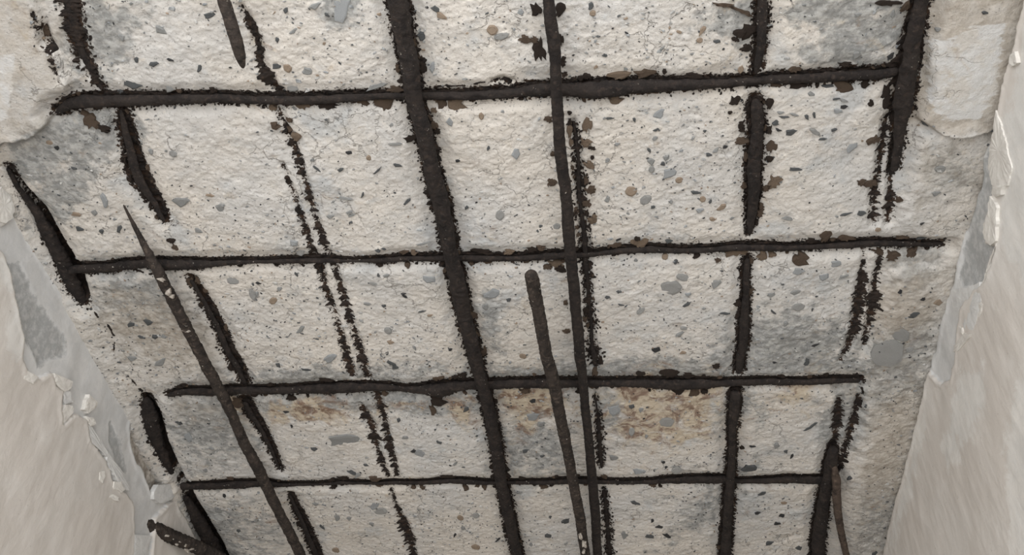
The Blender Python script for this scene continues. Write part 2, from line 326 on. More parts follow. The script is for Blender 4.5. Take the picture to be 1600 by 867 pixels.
# ------------------------------------------------------------------ ceiling
corners = [up(*p) for p in ((0, 0), (1600, 0), (0, 867), (1600, 867))]
ylo = min(c[1] for c in corners) - 0.03; yhi = max(c[1] for c in corners) + 0.03
YMIN, YMAX = -0.12, yhi + 0.45
def wall_x(Aq, Bq, y): return Aq[0] + (Bq[0] - Aq[0]) * (y - Aq[1]) / (Bq[1] - Aq[1])
xlo = min(wall_x(LA, LB, ylo), wall_x(LA, LB, yhi)); xhi = max(wall_x(RA, RB, ylo), wall_x(RA, RB, yhi))
gx = axis(xlo - 0.12, xlo - 0.01, xhi + 0.01, xhi + 0.12, 0.00100, 0.02)
gy = axis(YMIN, ylo, yhi, YMAX, 0.00102, 0.02)
print('grid', len(gx), len(gy), 'passage width', xhi - xlo, 'height', HGT, 'y', ylo, yhi)
X, Y = np.meshgrid(gx, gy)

def natural(X, Y):
    wx = fbm(X * 9, Y * 9, 3, 3) * 0.035; wy = fbm(X * 9, Y * 9, 33, 3) * 0.035
    Xw, Yw = X + wx, Y + wy
    d = 0.0042 * fbm(X * 6, Y * 6, 41, 4)
    d += 0.0012 * fbm(Xw * 14, Yw * 20, 51, 4)
    n = fbm(Xw * 20, Yw * 22, 61, 4) * 3.0           # chipped plates
    fl = np.floor(n); fr = n - fl
    d += 0.0005 * (fl + sstep(0.0, 0.22, fr)) * (0.4 + 0.6 * sstep(-0.2, 0.3, fbm(X * 7, Y * 7, 71, 2)))
    n = fbm(Xw * 55 + 3, Yw * 60, 81, 3) * 2.5
    fl = np.floor(n); fr = n - fl
    d += 0.0003 * (fl + sstep(0.0, 0.25, fr))
    d += 0.0009 * fbm(X * 170, Y * 200, 91, 3, 0.7)
    return d
D = natural(X, Y)
def sdp(pts, z=ZC): return poly_sd(X, Y, px_poly(pts, z))
edge_n = 0.010 * fbm(X * 28, Y * 28, 101, 4, 0.6)
# remains of the original cover at the sides
chunk = sdp([(-160,-120),(52,-60),(58,0),(70,60),(92,80),(105,110),(107,150),(88,180),(60,200),(20,212),(0,222),(-140,240)])
led1 = sdp([(1452,-60),(1446,40),(1441,110),(1434,160),(1430,182),(1470,205),(1545,200),(1700,120),(1760,-60)])
led2 = sdp([(1345,586),(1347,640),(1338,700),(1322,760),(1318,800),(1330,867),(1320,930),(1440,930),(1580,420),(1600,200),(1540,196),(1470,204),(1432,200),(1420,260),(1408,360),(1470,400),(1440,400),(1392,420),(1374,520),(1352,556)])
D += 0.012 * sstep(0.002, -0.002, chunk + edge_n * 0.9) + 0.008 * sstep(0.002, -0.002, led1 + edge_n * 0.7)
D += 0.006 * sstep(0.006, -0.010, led2 + edge_n)
smooth_area = np.clip(sstep(0.0, -0.012, chunk) + sstep(0.0, -0.012, led1), 0, 1)
# low ledge beside the left wall
lw = wall_x(LA, LB, Y); D += 0.006 * sstep(0.020, 0.0, X - lw + edge_n)
# grooves round the bars, rust distance
rustd = np.full(X.shape, 0.05); near = np.full(X.shape, 0.05); imp = np.full(X.shape, 0.05)
for ax, ay, bx, by, ra, rb, gv in ALLSEG:
    m_ = 0.045
    i0, i1 = np.searchsorted(gx, (min(ax, bx) - m_, max(ax, bx) + m_)); j0, j1 = np.searchsorted(gy, (min(ay, by) - m_, max(ay, by) + m_))
    if i1 <= i0 or j1 <= j0: continue
    xs = X[j0:j1, i0:i1]; ys = Y[j0:j1, i0:i1]
    ex, ey = bx - ax, by - ay
    t = np.clip(((xs - ax) * ex + (ys - ay) * ey) / (ex * ex + ey * ey + 1e-12), 0, 1)
    d = np.hypot(xs - ax - t * ex, ys - ay - t * ey) - (ra + (rb - ra) * t)
    sl = (slice(j0, j1), slice(i0, i1))
    rustd[sl] = np.minimum(rustd[sl], d if gv == 1 else d + 0.0042)
    if gv == 1: near[sl] = np.minimum(near[sl], d)
    else: imp[sl] = np.minimum(imp[sl], d)
nb = sstep(0.016, 0.001, near + 0.6 * edge_n)
D = D * (1 - 0.75 * nb) - 0.0035 * nb - 0.004 * sstep(0.004, -0.004, near)
D -= 0.0035 * sstep(0.004, -0.003, imp)
# deep pocket beside the left wall bar
pk = np.minimum(sdp([(0,262),(30,285),(66,325),(100,385),(125,420),(138,470),(120,468),(92,420),(60,365),(38,325)]), sdp([(222,620),(245,640),(258,690),(285,745),(345,850),(380,930),(350,930),(300,822),(276,760),(240,700)]))
D -= 0.020 * sstep(0.004, -0.006, pk)
grey = np.zeros(X.shape)
def blob(a, cx, cy, rx, ry, ang, amp):
    c = up(cx, cy); ux = up(cx + 10, cy) - c; uy = up(cx, cy + 10) - c
    rx = rx * np.linalg.norm(ux) / 10; ry = ry * np.linalg.norm(uy) / 10; an = math.radians(ang)
    dx = X - c[0]; dy = Y - c[1]
    u = (dx * math.cos(an) + dy * math.sin(an)) / rx; v = (-dx * math.sin(an) + dy * math.cos(an)) / ry
    np.maximum(a, amp * np.exp(-0.5 * (u * u + v * v)), out=a)
for b_ in ((120,215,80,28,-10,.95),(90,300,30,60,50,.7),(150,60,40,60,50,.75),(60,260,40,40,0,.7),(1345,60,70,35,-15,.8),(1310,15,90,20,0,.7),(1150,30,50,28,20,.7),
           (530,8,30,35,0,.7),(1040,580,330,16,0,.8),(500,588,170,16,0,.6),(1230,540,90,40,0,.75),(830,700,60,60,0,.55),(560,625,220,14,0,.75),(690,632,60,14,0,.85),(230,490,60,60,0,.7),(330,660,60,60,30,.65),
           (350,830,90,50,0,.5),(820,620,50,20,0,.7),(1110,790,30,70,30,.5),(1400,560,60,80,0,.6),(1420,420,40,40,0,.6),(1320,650,30,40,0,.8),(200,440,50,30,0,.5),(1370,790,30,80,0,.6),(1480,270,40,50,0,.45),
           (770,500,20,50,0,.5),(1380,100,20,40,0,.5),(950,640,30,30,0,.6),(1150,640,60,30,0,.45)): blob(grey, *b_)
brown = np.zeros(X.shape)
for b_ in ((240,520,90,60,20,.75),(300,640,60,30,20,.5),(1410,470,60,60,0,.8),(1390,700,40,90,0,.85),(1480,180,80,18,5,.9),(1500,20,80,18,0,.8),(1445,120,12,80,0,.8),(60,40,50,40,0,.6),(50,150,60,50,0,.5),(1560,110,20,40,0,.6),(180,380,60,40,0,.4),(520,610,200,20,0,.35)): blob(brown, *b_)
brown = np.maximum(brown, 0.72 * sstep(0.004, -0.004, led1)); brown = np.maximum(brown, 0.50 * sstep(0.004, -0.004, chunk)); brown = np.maximum(brown, 0.45 * sstep(0.006, -0.012, led2))
stain = np.zeros(X.shape)
for b_ in ((1040,640,90,40,0,.62),(1085,625,22,30,30,.95),(1000,612,30,18,0,.9),(830,625,40,22,0,.75),(815,655,25,20,0,.5),(480,640,60,18,0,.55),(720,645,18,22,0,.6),(1030,670,70,25,0,.6),(1235,615,25,18,0,.6),(370,632,20,12,0,.7),(600,640,30,14,0,.4)): blob(stain, *b_)
paint = np.zeros(X.shape)
p1 = sdp([(1458,64),(1501,50),(1534,40),(1581,33),(1571,77),(1561,144),(1534,191),(1491,194),(1454,181),(1451,147),(1449,110)], ZC - 0.011)
p2 = sdp([(-60,88),(20,90),(20,130),(14,160),(10,190),(-60,205)], ZC - 0.015)
paint = np.maximum(sstep(0.010, -0.012, p1), sstep(0.006, -0.006, p2)) * 0.95
D = D - smooth_area * 0.55 * (natural(X, Y)) * sstep(0.004, 0.012, near)
P = np.stack([X, Y, ZC - D], -1)
ceiling = grid_obj('ceiling', P, CONC, {'rustd': rustd, 'grey': grey, 'brown': brown, 'stain': stain, 'paint': paint}, True)
ceiling['kind'] = 'structure'
tag(ceiling, 'broken concrete ceiling with spalled cover and aggregate showing between rusty bars', 'ceiling')
def soffit(x, y):                           # level of the concrete above (x, y)
    i = np.clip(np.searchsorted(gx, x) - 1, 0, len(gx) - 2); j = np.clip(np.searchsorted(gy, y) - 1, 0, len(gy) - 2)
    fx = np.clip((x - gx[i]) / (gx[i + 1] - gx[i]), 0, 1); fy = np.clip((y - gy[j]) / (gy[j + 1] - gy[j]), 0, 1)
    return ZC - (D[j, i] * (1 - fx) * (1 - fy) + D[j, i + 1] * fx * (1 - fy) + D[j + 1, i] * (1 - fx) * fy + D[j + 1, i + 1] * fx * fy)

# ------------------------------------------------------------------ walls
def make_wall(name, Aq, Bq, side, px_range, spec, label):
    T = nrm([Bq[0] - Aq[0], Bq[1] - Aq[1], 0]); N = np.array([-T[1], T[0], 0.0])
    if N[0] * side > 0: N = -N               # towards the passage
    O = np.array([Aq[0], Aq[1], ZC])
    def hit(px, py):
        d = M @ cdir(px, py); t = (O - CAM).dot(N) / d.dot(N)
        p = CAM + d * t - O; return p.dot(T), -p[2]
    us = [hit(*p) for p in px_range]
    a0 = min(u[0] for u in us) - 0.02; a1 = max(u[0] for u in us) + 0.02; b1 = max(u[1] for u in us) + 0.02
    ga = axis((YMIN - Aq[1]) / T[1], a0, a1, (YMAX - Aq[1]) / T[1], 0.0016, 0.03)
    gb = axis(-0.05, -0.05, b1, ZC, 0.0016, 0.03)
    Aa, Bb = np.meshgrid(ga, gb)
    en = 0.006 * fbm(Aa * 40, Bb * 40, 201, 4, 0.6)
    sd = lambda pts: poly_sd(Aa, Bb, [hit(*p) for p in pts])
    att = {'coat': sd(spec['coat']) + en, 'finish': np.full(Aa.shape, 1e3), 'grey': np.zeros(Aa.shape), 'white': np.zeros(Aa.shape)}
    for pl in spec['finish']: att['finish'] = np.minimum(att['finish'], sd(pl) + en * 0.8)
    for pl in spec['grey']: att['grey'] = np.maximum(att['grey'], sstep(0.012, -0.012, sd(pl)))
    for pl in spec['white']: att['white'] = np.maximum(att['white'], sstep(0.04, -0.03, sd(pl)) * 0.75)
    # outside what the photograph shows, the paint simply goes on down the wall
    out = (Aa < a0) | (Aa > a1) | (Bb > b1)
    for k in ('coat', 'finish'): att[k] = np.where(out, np.minimum(att[k], 0.015 + en - Bb), att[k])
    cs = sstep(0.0012, -0.0012, att['coat']); fs = sstep(0.0010, -0.0012, att['finish'])
    h = -0.012 + 0.0045 * fbm(Aa * 45, Bb * 45, 211, 4) * (1 - cs) + cs * 0.008 + fs * 0.0045
    h += (0.0028 * fbm(Aa * 7, Bb * 7, 221, 3) + 0.0009 * fbm(Aa * 40, Bb * 25, 231, 3)) * (0.4 + 0.6 * cs)
    # a thickened, lifted rim along the edge of each coat
    h += 0.0012 * np.exp(-((att['coat'] + 0.004) / 0.003) ** 2) + 0.0007 * np.exp(-((att['finish'] + 0.004) / 0.003) ** 2)
    h -= 0.0012 * sstep(0.3, 0.7, att['grey']) * (1 - fs)
    Pw = O[None, None] + Aa[..., None] * T + (h[..., None]) * N; Pw[..., 2] -= Bb
    o = grid_obj(name, Pw, WALL, att, side < 0)
    o['kind'] = 'structure'; tag(o, label, 'wall')
    def pt(px, py, off):
        a, b = hit(px, py); p = O + a * T + off * N; p[2] -= b; return p
    return o, pt, N
LSPEC = dict(
 coat=[(-900,290),(-60,262),(0,287),(20,310),(50,365),(80,420),(110,470),(140,510),(165,550),(185,585),(200,610),(219,657),(210,672),(206,662),(212,700),(222,728),(240,765),(254,776),(262,762),(272,758),(276,782),(294,812),(308,842),(322,880),(420,1050),(300,1600),(-900,1600)],
 finish=[[(-900,280),(-60,262),(2,292),(14,305),(20,325),(18,342),(8,352),(0,346),(-300,346)],
         [(-900,385),(0,385),(8,395),(20,440),(34,500),(38,530),(36,560),(45,580),(62,590),(82,582),(86,605),(97,612),(95,640),(97,662),(114,647),(134,654),(140,687),(157,707),(174,731),(176,748),(197,768),(209,791),(212,824),(208,880),(200,1100),(-900,1600)],
         [(243,812),(262,788),(275,783),(292,815),(307,845),(320,880),(400,1040),(240,1040),(238,860)]],
 grey=[[(10,400),(37,410),(67,477),(104,524),(107,554),(67,567),(40,517),(28,477)], [(176,660),(190,690),(200,735),(185,720),(175,690)]],
 white=[[(-20,385),(8,395),(34,500),(36,575),(10,600),(12,480),(-10,420)], [(-60,260),(20,300),(20,345),(-60,345)]])
wall_left, lpt, LN = make_wall('wall_left', LA, LB, -1, [(0, 250), (0, 867), (340, 867)], LSPEC, 'left plaster wall with beige paint peeled back from a grey coat')
RSPEC = dict(
 coat=[(2500,-300),(1620,-60),(1598,0),(1585,60),(1571,107),(1560,144),(1555,170),(1544,214),(1531,244),(1523,290),(1504,357),(1491,404),(1486,447),(1474,477),(1464,517),(1449,577),(1434,644),(1417,701),(1401,771),(1377,868),(1340,1000),(1500,1500),(2500,1500)],
 finish=[[(2500,-300),(1620,-60),(1600,0),(1588,60),(1574,107),(1563,144),(1560,172),(1556,200),(1552,240),(1549,290),(1550,310),(1548,340),(1541,380),(1556,386),(1551,414),(1540,438),(1528,446),(1510,470),(1500,490),(1495,520),(1492,560),(1484,590),(1470,600),(1452,580),(1437,644),(1420,701),(1404,771),(1380,868),(1345,1000),(1500,1500),(2500,1500)]],
 grey=[[(1545,205),(1556,200),(1550,290),(1548,340),(1541,380),(1556,388),(1548,420),(1528,444),(1500,447),(1494,430),(1506,357),(1524,290)]],
 white=[[(1562,160),(1600,40),(1640,300),(1640,500),(1580,430),(1560,380)], [(1590,600),(1640,500),(1640,900),(1585,860),(1572,700)], [(1495,590),(1540,560),(1548,640),(1520,690),(1480,740),(1470,700)], [(1430,660),(1450,640),(1430,760),(1400,850),(1385,868)]])
wall_right, rpt, RN = make_wall('wall_right', RA, RB, 1, [(1600, 0), (1600, 867), (1380, 867)], RSPEC, 'right plaster wall with smeared cream paint and a peeled grey strip')

def quadbox(name, lo, hi, mat, label, cat):
    v = [(x, y, z) for x in (lo[0], hi[0]) for y in (lo[1], hi[1]) for z in (lo[2], hi[2])]
    f = [(0, 1, 3, 2), (4, 6, 7, 5), (0, 4, 5, 1), (2, 3, 7, 6), (0, 2, 6, 4), (1, 5, 7, 3)]
    o = mesh_obj(name, v, f, mat, None, False); o['kind'] = 'structure'; tag(o, label, cat); return o
FLO = m_plain('floor_screed', (0.46, 0.44, 0.41), (0.38, 0.365, 0.34), 12)
FAR = m_plain('far_wall_plaster', (0.52, 0.48, 0.43), (0.45, 0.41, 0.37), 14)
quadbox('floor', (-1.6, -2.2, -0.05), (1.6, YMAX, 0.0), FLO, 'dusty screed floor of the passage below the broken ceiling', 'floor')
quadbox('wall_back', (-1.6, YMAX, 0.0), (1.6, YMAX + 0.05, ZC + 0.05), FAR, 'plain plastered end wall closing the passage', 'wall')

# ------------------------------------------------------------------ bars
def resample(pts, drops, step):
    """pts (x, y, w) pixels, drops = levels below the soffit -> points, radii"""
    ps = []; rs = []
    for (x, y, ww), dr in zip(pts, drops):
        ps.append(up(x, y, ZC - dr)); rs.append(ww * depth(x, y, ZC - dr) / F / 2)
    return resample3(np.array(ps), np.array(rs), step)
def resample3(ps, rs, step):
    s = np.concatenate([[0], np.cumsum(np.linalg.norm(np.diff(ps, axis=0), axis=1))])
    n = max(4, int(s[-1] / step)); q = np.linspace(0, s[-1], n + 1)
    P_ = np.stack([np.interp(q, s, ps[:, k]) for k in range(3)], -1); R_ = np.interp(q, s, rs)
    k = np.array([1, 2, 3, 2, 1]) / 9.0      # soften the corners
    if n > 8:
        pad = np.concatenate([2 * P_[:1] - P_[2:0:-1], P_, 2 * P_[-1:] - P_[-2:-4:-1]])
        P_ = np.stack([np.convolve(pad[:, i], k, 'valid') for i in range(3)], -1)
    return P_, R_, q
def tube_mesh(P_, R_, q, seed, nseg=18, rough=0.16, flat=1.0, ribs=0.0):
    T = np.gradient(P_, axis=0); T /= np.linalg.norm(T, axis=1)[:, None]
    Z = np.array([0, 0, 1.0]); U = np.cross(T, Z); U /= np.linalg.norm(U, axis=1)[:, None]; V = np.cross(U, T)
    th = np.linspace(0, 2 * math.pi, nseg, endpoint=False)
    S, TH = np.meshgrid(q, th, indexing='ij')
    def cyl(fs, ft, sd, o=3):
        return fbm(S * fs + 3 * np.cos(TH) * ft, 40 + np.sin(TH) * 3 * ft + S * fs * 0.31, sd, o, 0.6)
    k = 1 + rough * cyl(90, 0.7, seed) + 0.7 * rough * cyl(300, 1.6, seed + 50, 2)
    if ribs: k += ribs * np.maximum(0, np.cos(S * 2 * math.pi / 0.0085 + 2 * np.cos(TH))) ** 3
    R2 = R_[:, None] * k
    R2[0] *= 0.55; R2[-1] *= 0.55
    if len(R2) > 6: R2[1] *= 0.88; R2[-2] *= 0.88
    off = (np.cos(TH) * R2)[..., None] * U[:, None] + (np.sin(TH) * R2 * flat)[..., None] * V[:, None]
    W = P_[:, None] + off
    n = len(P_); v = W.reshape(-1, 3).tolist(); f = []
    for i in range(n - 1):
        a = i * nseg
        for j in range(nseg):
            j2 = (j + 1) % nseg
            f.append((a + j, a + j2, a + nseg + j2, a + nseg + j))
    f.append(tuple(range(nseg - 1, -1, -1))); f.append(tuple(range((n - 1) * nseg, n * nseg)))
    return v, f
def crust_mesh(pts, seed, grow=1.0, tooth=0.6, gaps=0.0, lift=0.0012, rag=0.45):
    """ragged raised scale stuck to the soffit along a trace"""
    P_, R_, q = resample(pts, [0.0] * len(pts), 0.0011)
    T = np.gradient(P_[:, :2], axis=0); T /= np.linalg.norm(T, axis=1)[:, None]; U = np.stack([-T[:, 1], T[:, 0]], -1)
    g = np.random.default_rng(seed); n = len(q)
    def side(k):
        t = 0.5 * vnoise(q * 60, q * 0 + k, seed) + 0.6 * tooth * vnoise(q * 200, q * 0 + k * 3.3, seed + 1) + 0.2 * vnoise(q * 500, q * 0 + k * 7.7, seed + 2)
        gb_ = np.random.default_rng(seed + int(k)); bl = np.repeat(gb_.uniform(-1, 1, n), gb_.integers(2, 6, n))[:n]
        t = t + rag * np.convolve(bl, (0.2, 0.6, 0.2), 'same') * 1.3
        if gaps: t = t - 0.55 * (0.5 + 0.5 * np.sin(q * 2 * math.pi / 0.0042 + 3 * vnoise(q * 50, q * 0 + 8.5, seed + 3)))
        return np.clip(grow * (1 + t * 0.8), 0.08, 2.4)
    gp = sstep(-0.1, 0.18, vnoise(q * 190, q * 0 + 11.5, seed + 5) + 0.55 - gaps) if gaps else np.ones(n)
    L = R_ * side(1.5) * gp; Rr = R_ * side(5.5) * gp
    prof = [(-1.0, -0.0030), (-0.72, 0.6), (-0.3, 1.0), (0.0, 0.8), (0.35, 1.05), (0.75, 0.55), (1.0, -0.0030)]
    v = []; f = []; m = len(prof)
    hz = 0.6 + 0.5 * vnoise(q * 240, q * 0 + 2.5, seed + 9)
    for k, (o, h) in enumerate(prof):
        x = P_[:, 0] + U[:, 0] * (o * np.where(o < 0, L, Rr)); y = P_[:, 1] + U[:, 1] * (o * np.where(o < 0, L, Rr))
        z = soffit(x, y)
        if h < 0: z = z + 0.003
        else: z = z + 0.0014 * (1 - gp) * 2 - gp * (lift + 0.0016 * h * hz + 0.0008 * g.uniform(-1, 1, n))
        v.append(np.stack([x, y, z], -1))
    V = np.stack(v, 1).reshape(-1, 3).tolist()
    for i in range(n - 1):
        if gp[i] < 0.05 and gp[i + 1] < 0.05: continue
        for k in range(m - 1):
            a = i * m + k; f.append((a, a + m, a + m + 1, a + 1))
    return V, f
def join(parts):
    V = []; Fc = []
    for v, f in parts:
        o = len(V); V += v; Fc += [tuple(i + o for i in t) for t in f]
    return V, Fc
def kid(c, o):                              # parent without moving
    c.parent = o; c.matrix_parent_inverse = Matrix.Translation(o.location).inverted(); return c
BARS = []                                   # (object, list of traces) to find the bar a flake belongs to
_seed = [300]
def sd_(): _seed[0] += 7; return _seed[0]
def make_bar(label, traces, drops, mat=BAR, group=None, flat=1.0, rough=0.16, ribs=0.0, crust=True, gaps=0.0, grow=1.15, tooth=0.7, wf=1.0):
    o = None
    if len(traces) > 1:
        o = bpy.data.objects.new('reinforcing_bar', None); COL.objects.link(o); o.empty_display_size = 0.02
        o.location = tuple(up(*traces[0][-1][:2]))
    for t, dr in zip(traces, drops):
        if not isinstance(dr, (list, tuple)): dr = [dr] * len(t)
        P_, R_, q = resample(t, dr, 0.0014)
        v, f = tube_mesh(P_, R_ * wf, q, sd_(), 18, rough, flat, ribs)
        if o is None: o = mesh_obj('reinforcing_bar', v, f, mat)
        else: kid(mesh_obj('bar_segment', v, f, mat), o)
    tag(o, label, 'rebar', group)
    for t in traces if crust else []:
        cv, cf = crust_mesh(t, sd_(), grow, tooth, gaps)
        kid(mesh_obj('rust_crust', cv, cf, CRUST), o)
    BARS.append((o, traces)); return o
GT = 'corroded bars running across the ceiling'; GL = 'corroded bars running along the ceiling'
make_bar('topmost rusty cross bar, the thickest, swollen where the long bars meet it', [T1], [0.001], group=GT, flat=0.8, wf=0.9, rough=0.26)
make_bar('second rusty cross bar from the top, thinning to a thread left of centre', [T2], [0.0], group=GT, flat=0.8, wf=0.9, rough=0.3)
make_bar('third rusty cross bar, dark and swollen, with orange stains below it', [T3], [0.001], group=GT, flat=0.7, wf=0.88, rough=0.28)
make_bar('lowest rusty cross bar in the picture, thin and level', [T4], [0.0], group=GT, flat=0.8, wf=0.9, rough=0.3)
bA = make_bar('half buried broken bar left of the pointed bar, surfacing in five dark pieces', A_, [-0.003, -0.001, -0.002, -0.002, -0.001], group=GL, flat=0.5, rough=0.3, grow=1.15, tooth=1.0, wf=0.5, gaps=0.22)
bB = make_bar('loose rusty bar tapering to a thin point at left, flecked with white mortar', [B_], [np.interp(range(len(B_)), [0, 4, len(B_) - 1], [0.006, 0.020, 0.026]).tolist()], mat=BARL, group=GL, crust=False, ribs=0.05)
bD = make_bar('thick rusty bar left of centre running the full height of the picture', [D_], [0.014], group=GL, rough=0.2, grow=1.2, tooth=0.9)
bE = make_bar('straight exposed rusty bar right of centre passing in front of every cross bar', [E_], [np.interp(range(len(E_)), [0, 12, len(E_) - 1], [0.016, 0.021, 0.026]).tolist()], group=GL, crust=False, ribs=0.05, rough=0.1)
bF = make_bar('toothed half buried bar close beside the straight bar right of centre', F_, [-0.001, -0.002, -0.002], group=GL, flat=0.5, rough=0.3, grow=1.2, tooth=1.0, wf=0.42, gaps=0.38)
bG = make_bar('cut rusty bar with a rounded free end hanging below the ceiling near centre', [G_], [np.interp(range(len(G_)), [0, len(G_) - 1], [0.060, 0.034]).tolist()], mat=BARL, group=GL, crust=False, ribs=0.06, rough=0.1)
bH = make_bar('flaking rusty bar in the right half, broken off at two cross bars', H_, [0.003, 0.001, 0.0, [0.001, 0.004, 0.008, 0.011, 0.013, 0.014, 0.014, 0.013, 0.012, 0.012, 0.012]], group=GL, flat=0.8, rough=0.25, grow=1.15, tooth=1.0, wf=0.88)
bI = make_bar('thick dark bar at upper right beside the pale painted ledge', I_, [0.012], group=GL, flat=0.8, rough=0.24, grow=1.15, tooth=0.8, wf=0.92)
bI2 = make_bar('black bar emerging at lower right beside a thin brown wire', I2, [0.010], group=GL, rough=0.2, grow=1.1, tooth=0.6, wf=0.95)
bJ = make_bar('dark bar in the deep gap along the left wall', J_, [-0.006, -0.006, -0.006], group=GL, flat=0.8, rough=0.3, grow=1.15, tooth=0.9, wf=0.9)
bK = make_bar('short broken bar stub hanging at the top left edge of the picture', [K_], [[0.022, 0.026, 0.030, 0.033, 0.034, 0.034]], mat=BARL, group=GL, crust=False, rough=0.1)
bW = make_bar('thin bent brown bar hanging at lower right in front of the black bar', [W_], [[0.016, 0.020, 0.024, 0.026, 0.027, 0.028, 0.026]], mat=BARW, group=GL, crust=False, rough=0.14)
# cut bar bent down in front of the left wall
d0 = depth(345, 874)
Mp = [(213,815,17,0.865),(217,816,21,0.870),(233,822,23,0.88),(250,830,22,0.893),(267,838,21,0.906),(295,849,20,0.928),(322,862,20,0.95),(345,874,20,0.972),(380,893,20,1.0)]
pm = np.array([at_depth(x, y, d0 * k) for x, y, ww, k in Mp]); rm = np.array([ww * d0 * k / F / 2 for x, y, ww, k in Mp])
Pm, Rm, qm = resample3(pm, rm, 0.0014)
v, f = tube_mesh(Pm, Rm, qm, sd_(), 18, 0.1, 1.0, 0.10)
bM = mesh_obj('reinforcing_bar', v, f, BARL); tag(bM, 'cut bar bent out over the left wall at the bottom, crusted with pale mortar', 'rebar', GL)

for label, strands in DARK_STRANDS:
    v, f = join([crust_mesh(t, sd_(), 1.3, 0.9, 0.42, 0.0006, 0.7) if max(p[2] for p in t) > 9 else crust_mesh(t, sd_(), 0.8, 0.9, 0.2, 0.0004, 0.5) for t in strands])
    o = mesh_obj('rust_and_shade_strand', v, f, CRUST, ceiling); o['label'] = label

# ------------------------------------------------------------------ plates, flakes, stones
def plate(seed, n, ragged, elong=1.0):
    """unit plate facing down: outline radius about 1, height 1"""
    g = random.Random(seed); ang = sorted((i + g.uniform(-0.38, 0.38)) / n * 2 * math.pi for i in range(n))
    r = [g.uniform(1 - ragged, 1.0) for _ in ang]
    ring = [(r[i] * math.cos(a), r[i] * math.sin(a)) for i, a in enumerate(ang)]
    mx = max(abs(p[0]) for p in ring); my = max(abs(p[1]) for p in ring)
    ring = [(x / mx, y / my) for x, y in ring]
    v = [(x * 1.0, y * 1.0, 1.2) for x, y in ring] + [(x, y, -0.35 - g.uniform(0, .25)) for x, y in ring] + [(x * 0.72 + g.uniform(-.06, .06), y * 0.72 + g.uniform(-.06, .06), -0.85 - g.uniform(0, .3)) for x, y in ring]
    f = []
    for k in (0, n):
        for i in range(n):
            j = (i + 1) % n; f.append((k + i, k + n + i, k + n + j, k + j))
    f.append(tuple(2 * n + i for i in range(n - 1, -1, -1)))
    f = [t[::-1] for t in f]
    return v, f
def mesh_of(name, v, f, mat):
    me = bpy.data.meshes.new(name); me.from_pydata(v, [], f); me.update(); me.materials.append(mat); return me
SV = {}
for c in STONE:
    SV[c] = [mesh_of('aggregate_stone', *plate(500 + i, 5 + i % 4, 0.45), STONE[c]) for i in range(8)] + [mesh_of('aggregate_stone', *plate(600 + i, 10, 0.15), STONE[c]) for i in range(3)]
FV = {c: [mesh_of('rust_flake', *plate(700 + i, 15 + i % 5, 0.6), m) for i in range(7)] for c, m in (('d', FLAKE_D), ('b', FLAKE_B), ('t', FLAKE_T))}
def put(name, me, px, py, L, W, ang, hz, parent, sink=0.0):
    p = up(px, py); a = math.radians(ang)
    e1 = up(px + L / 2 * math.cos(a), py + L / 2 * math.sin(a)) - p
    e2 = up(px - W / 2 * math.sin(a), py + W / 2 * math.cos(a)) - p
    o = bpy.data.objects.new(name, me); COL.objects.link(o)
    z = float(soffit(np.array(p[0]), np.array(p[1])))
    o.location = (p[0], p[1], z + sink); o.rotation_euler = (random.uniform(-.12, .12), random.uniform(-.12, .12), math.atan2(e1[1], e1[0]))
    o.scale = (max(np.linalg.norm(e1), 1e-4), max(np.linalg.norm(e2), 1e-4), hz)
    kid(o, parent); return o
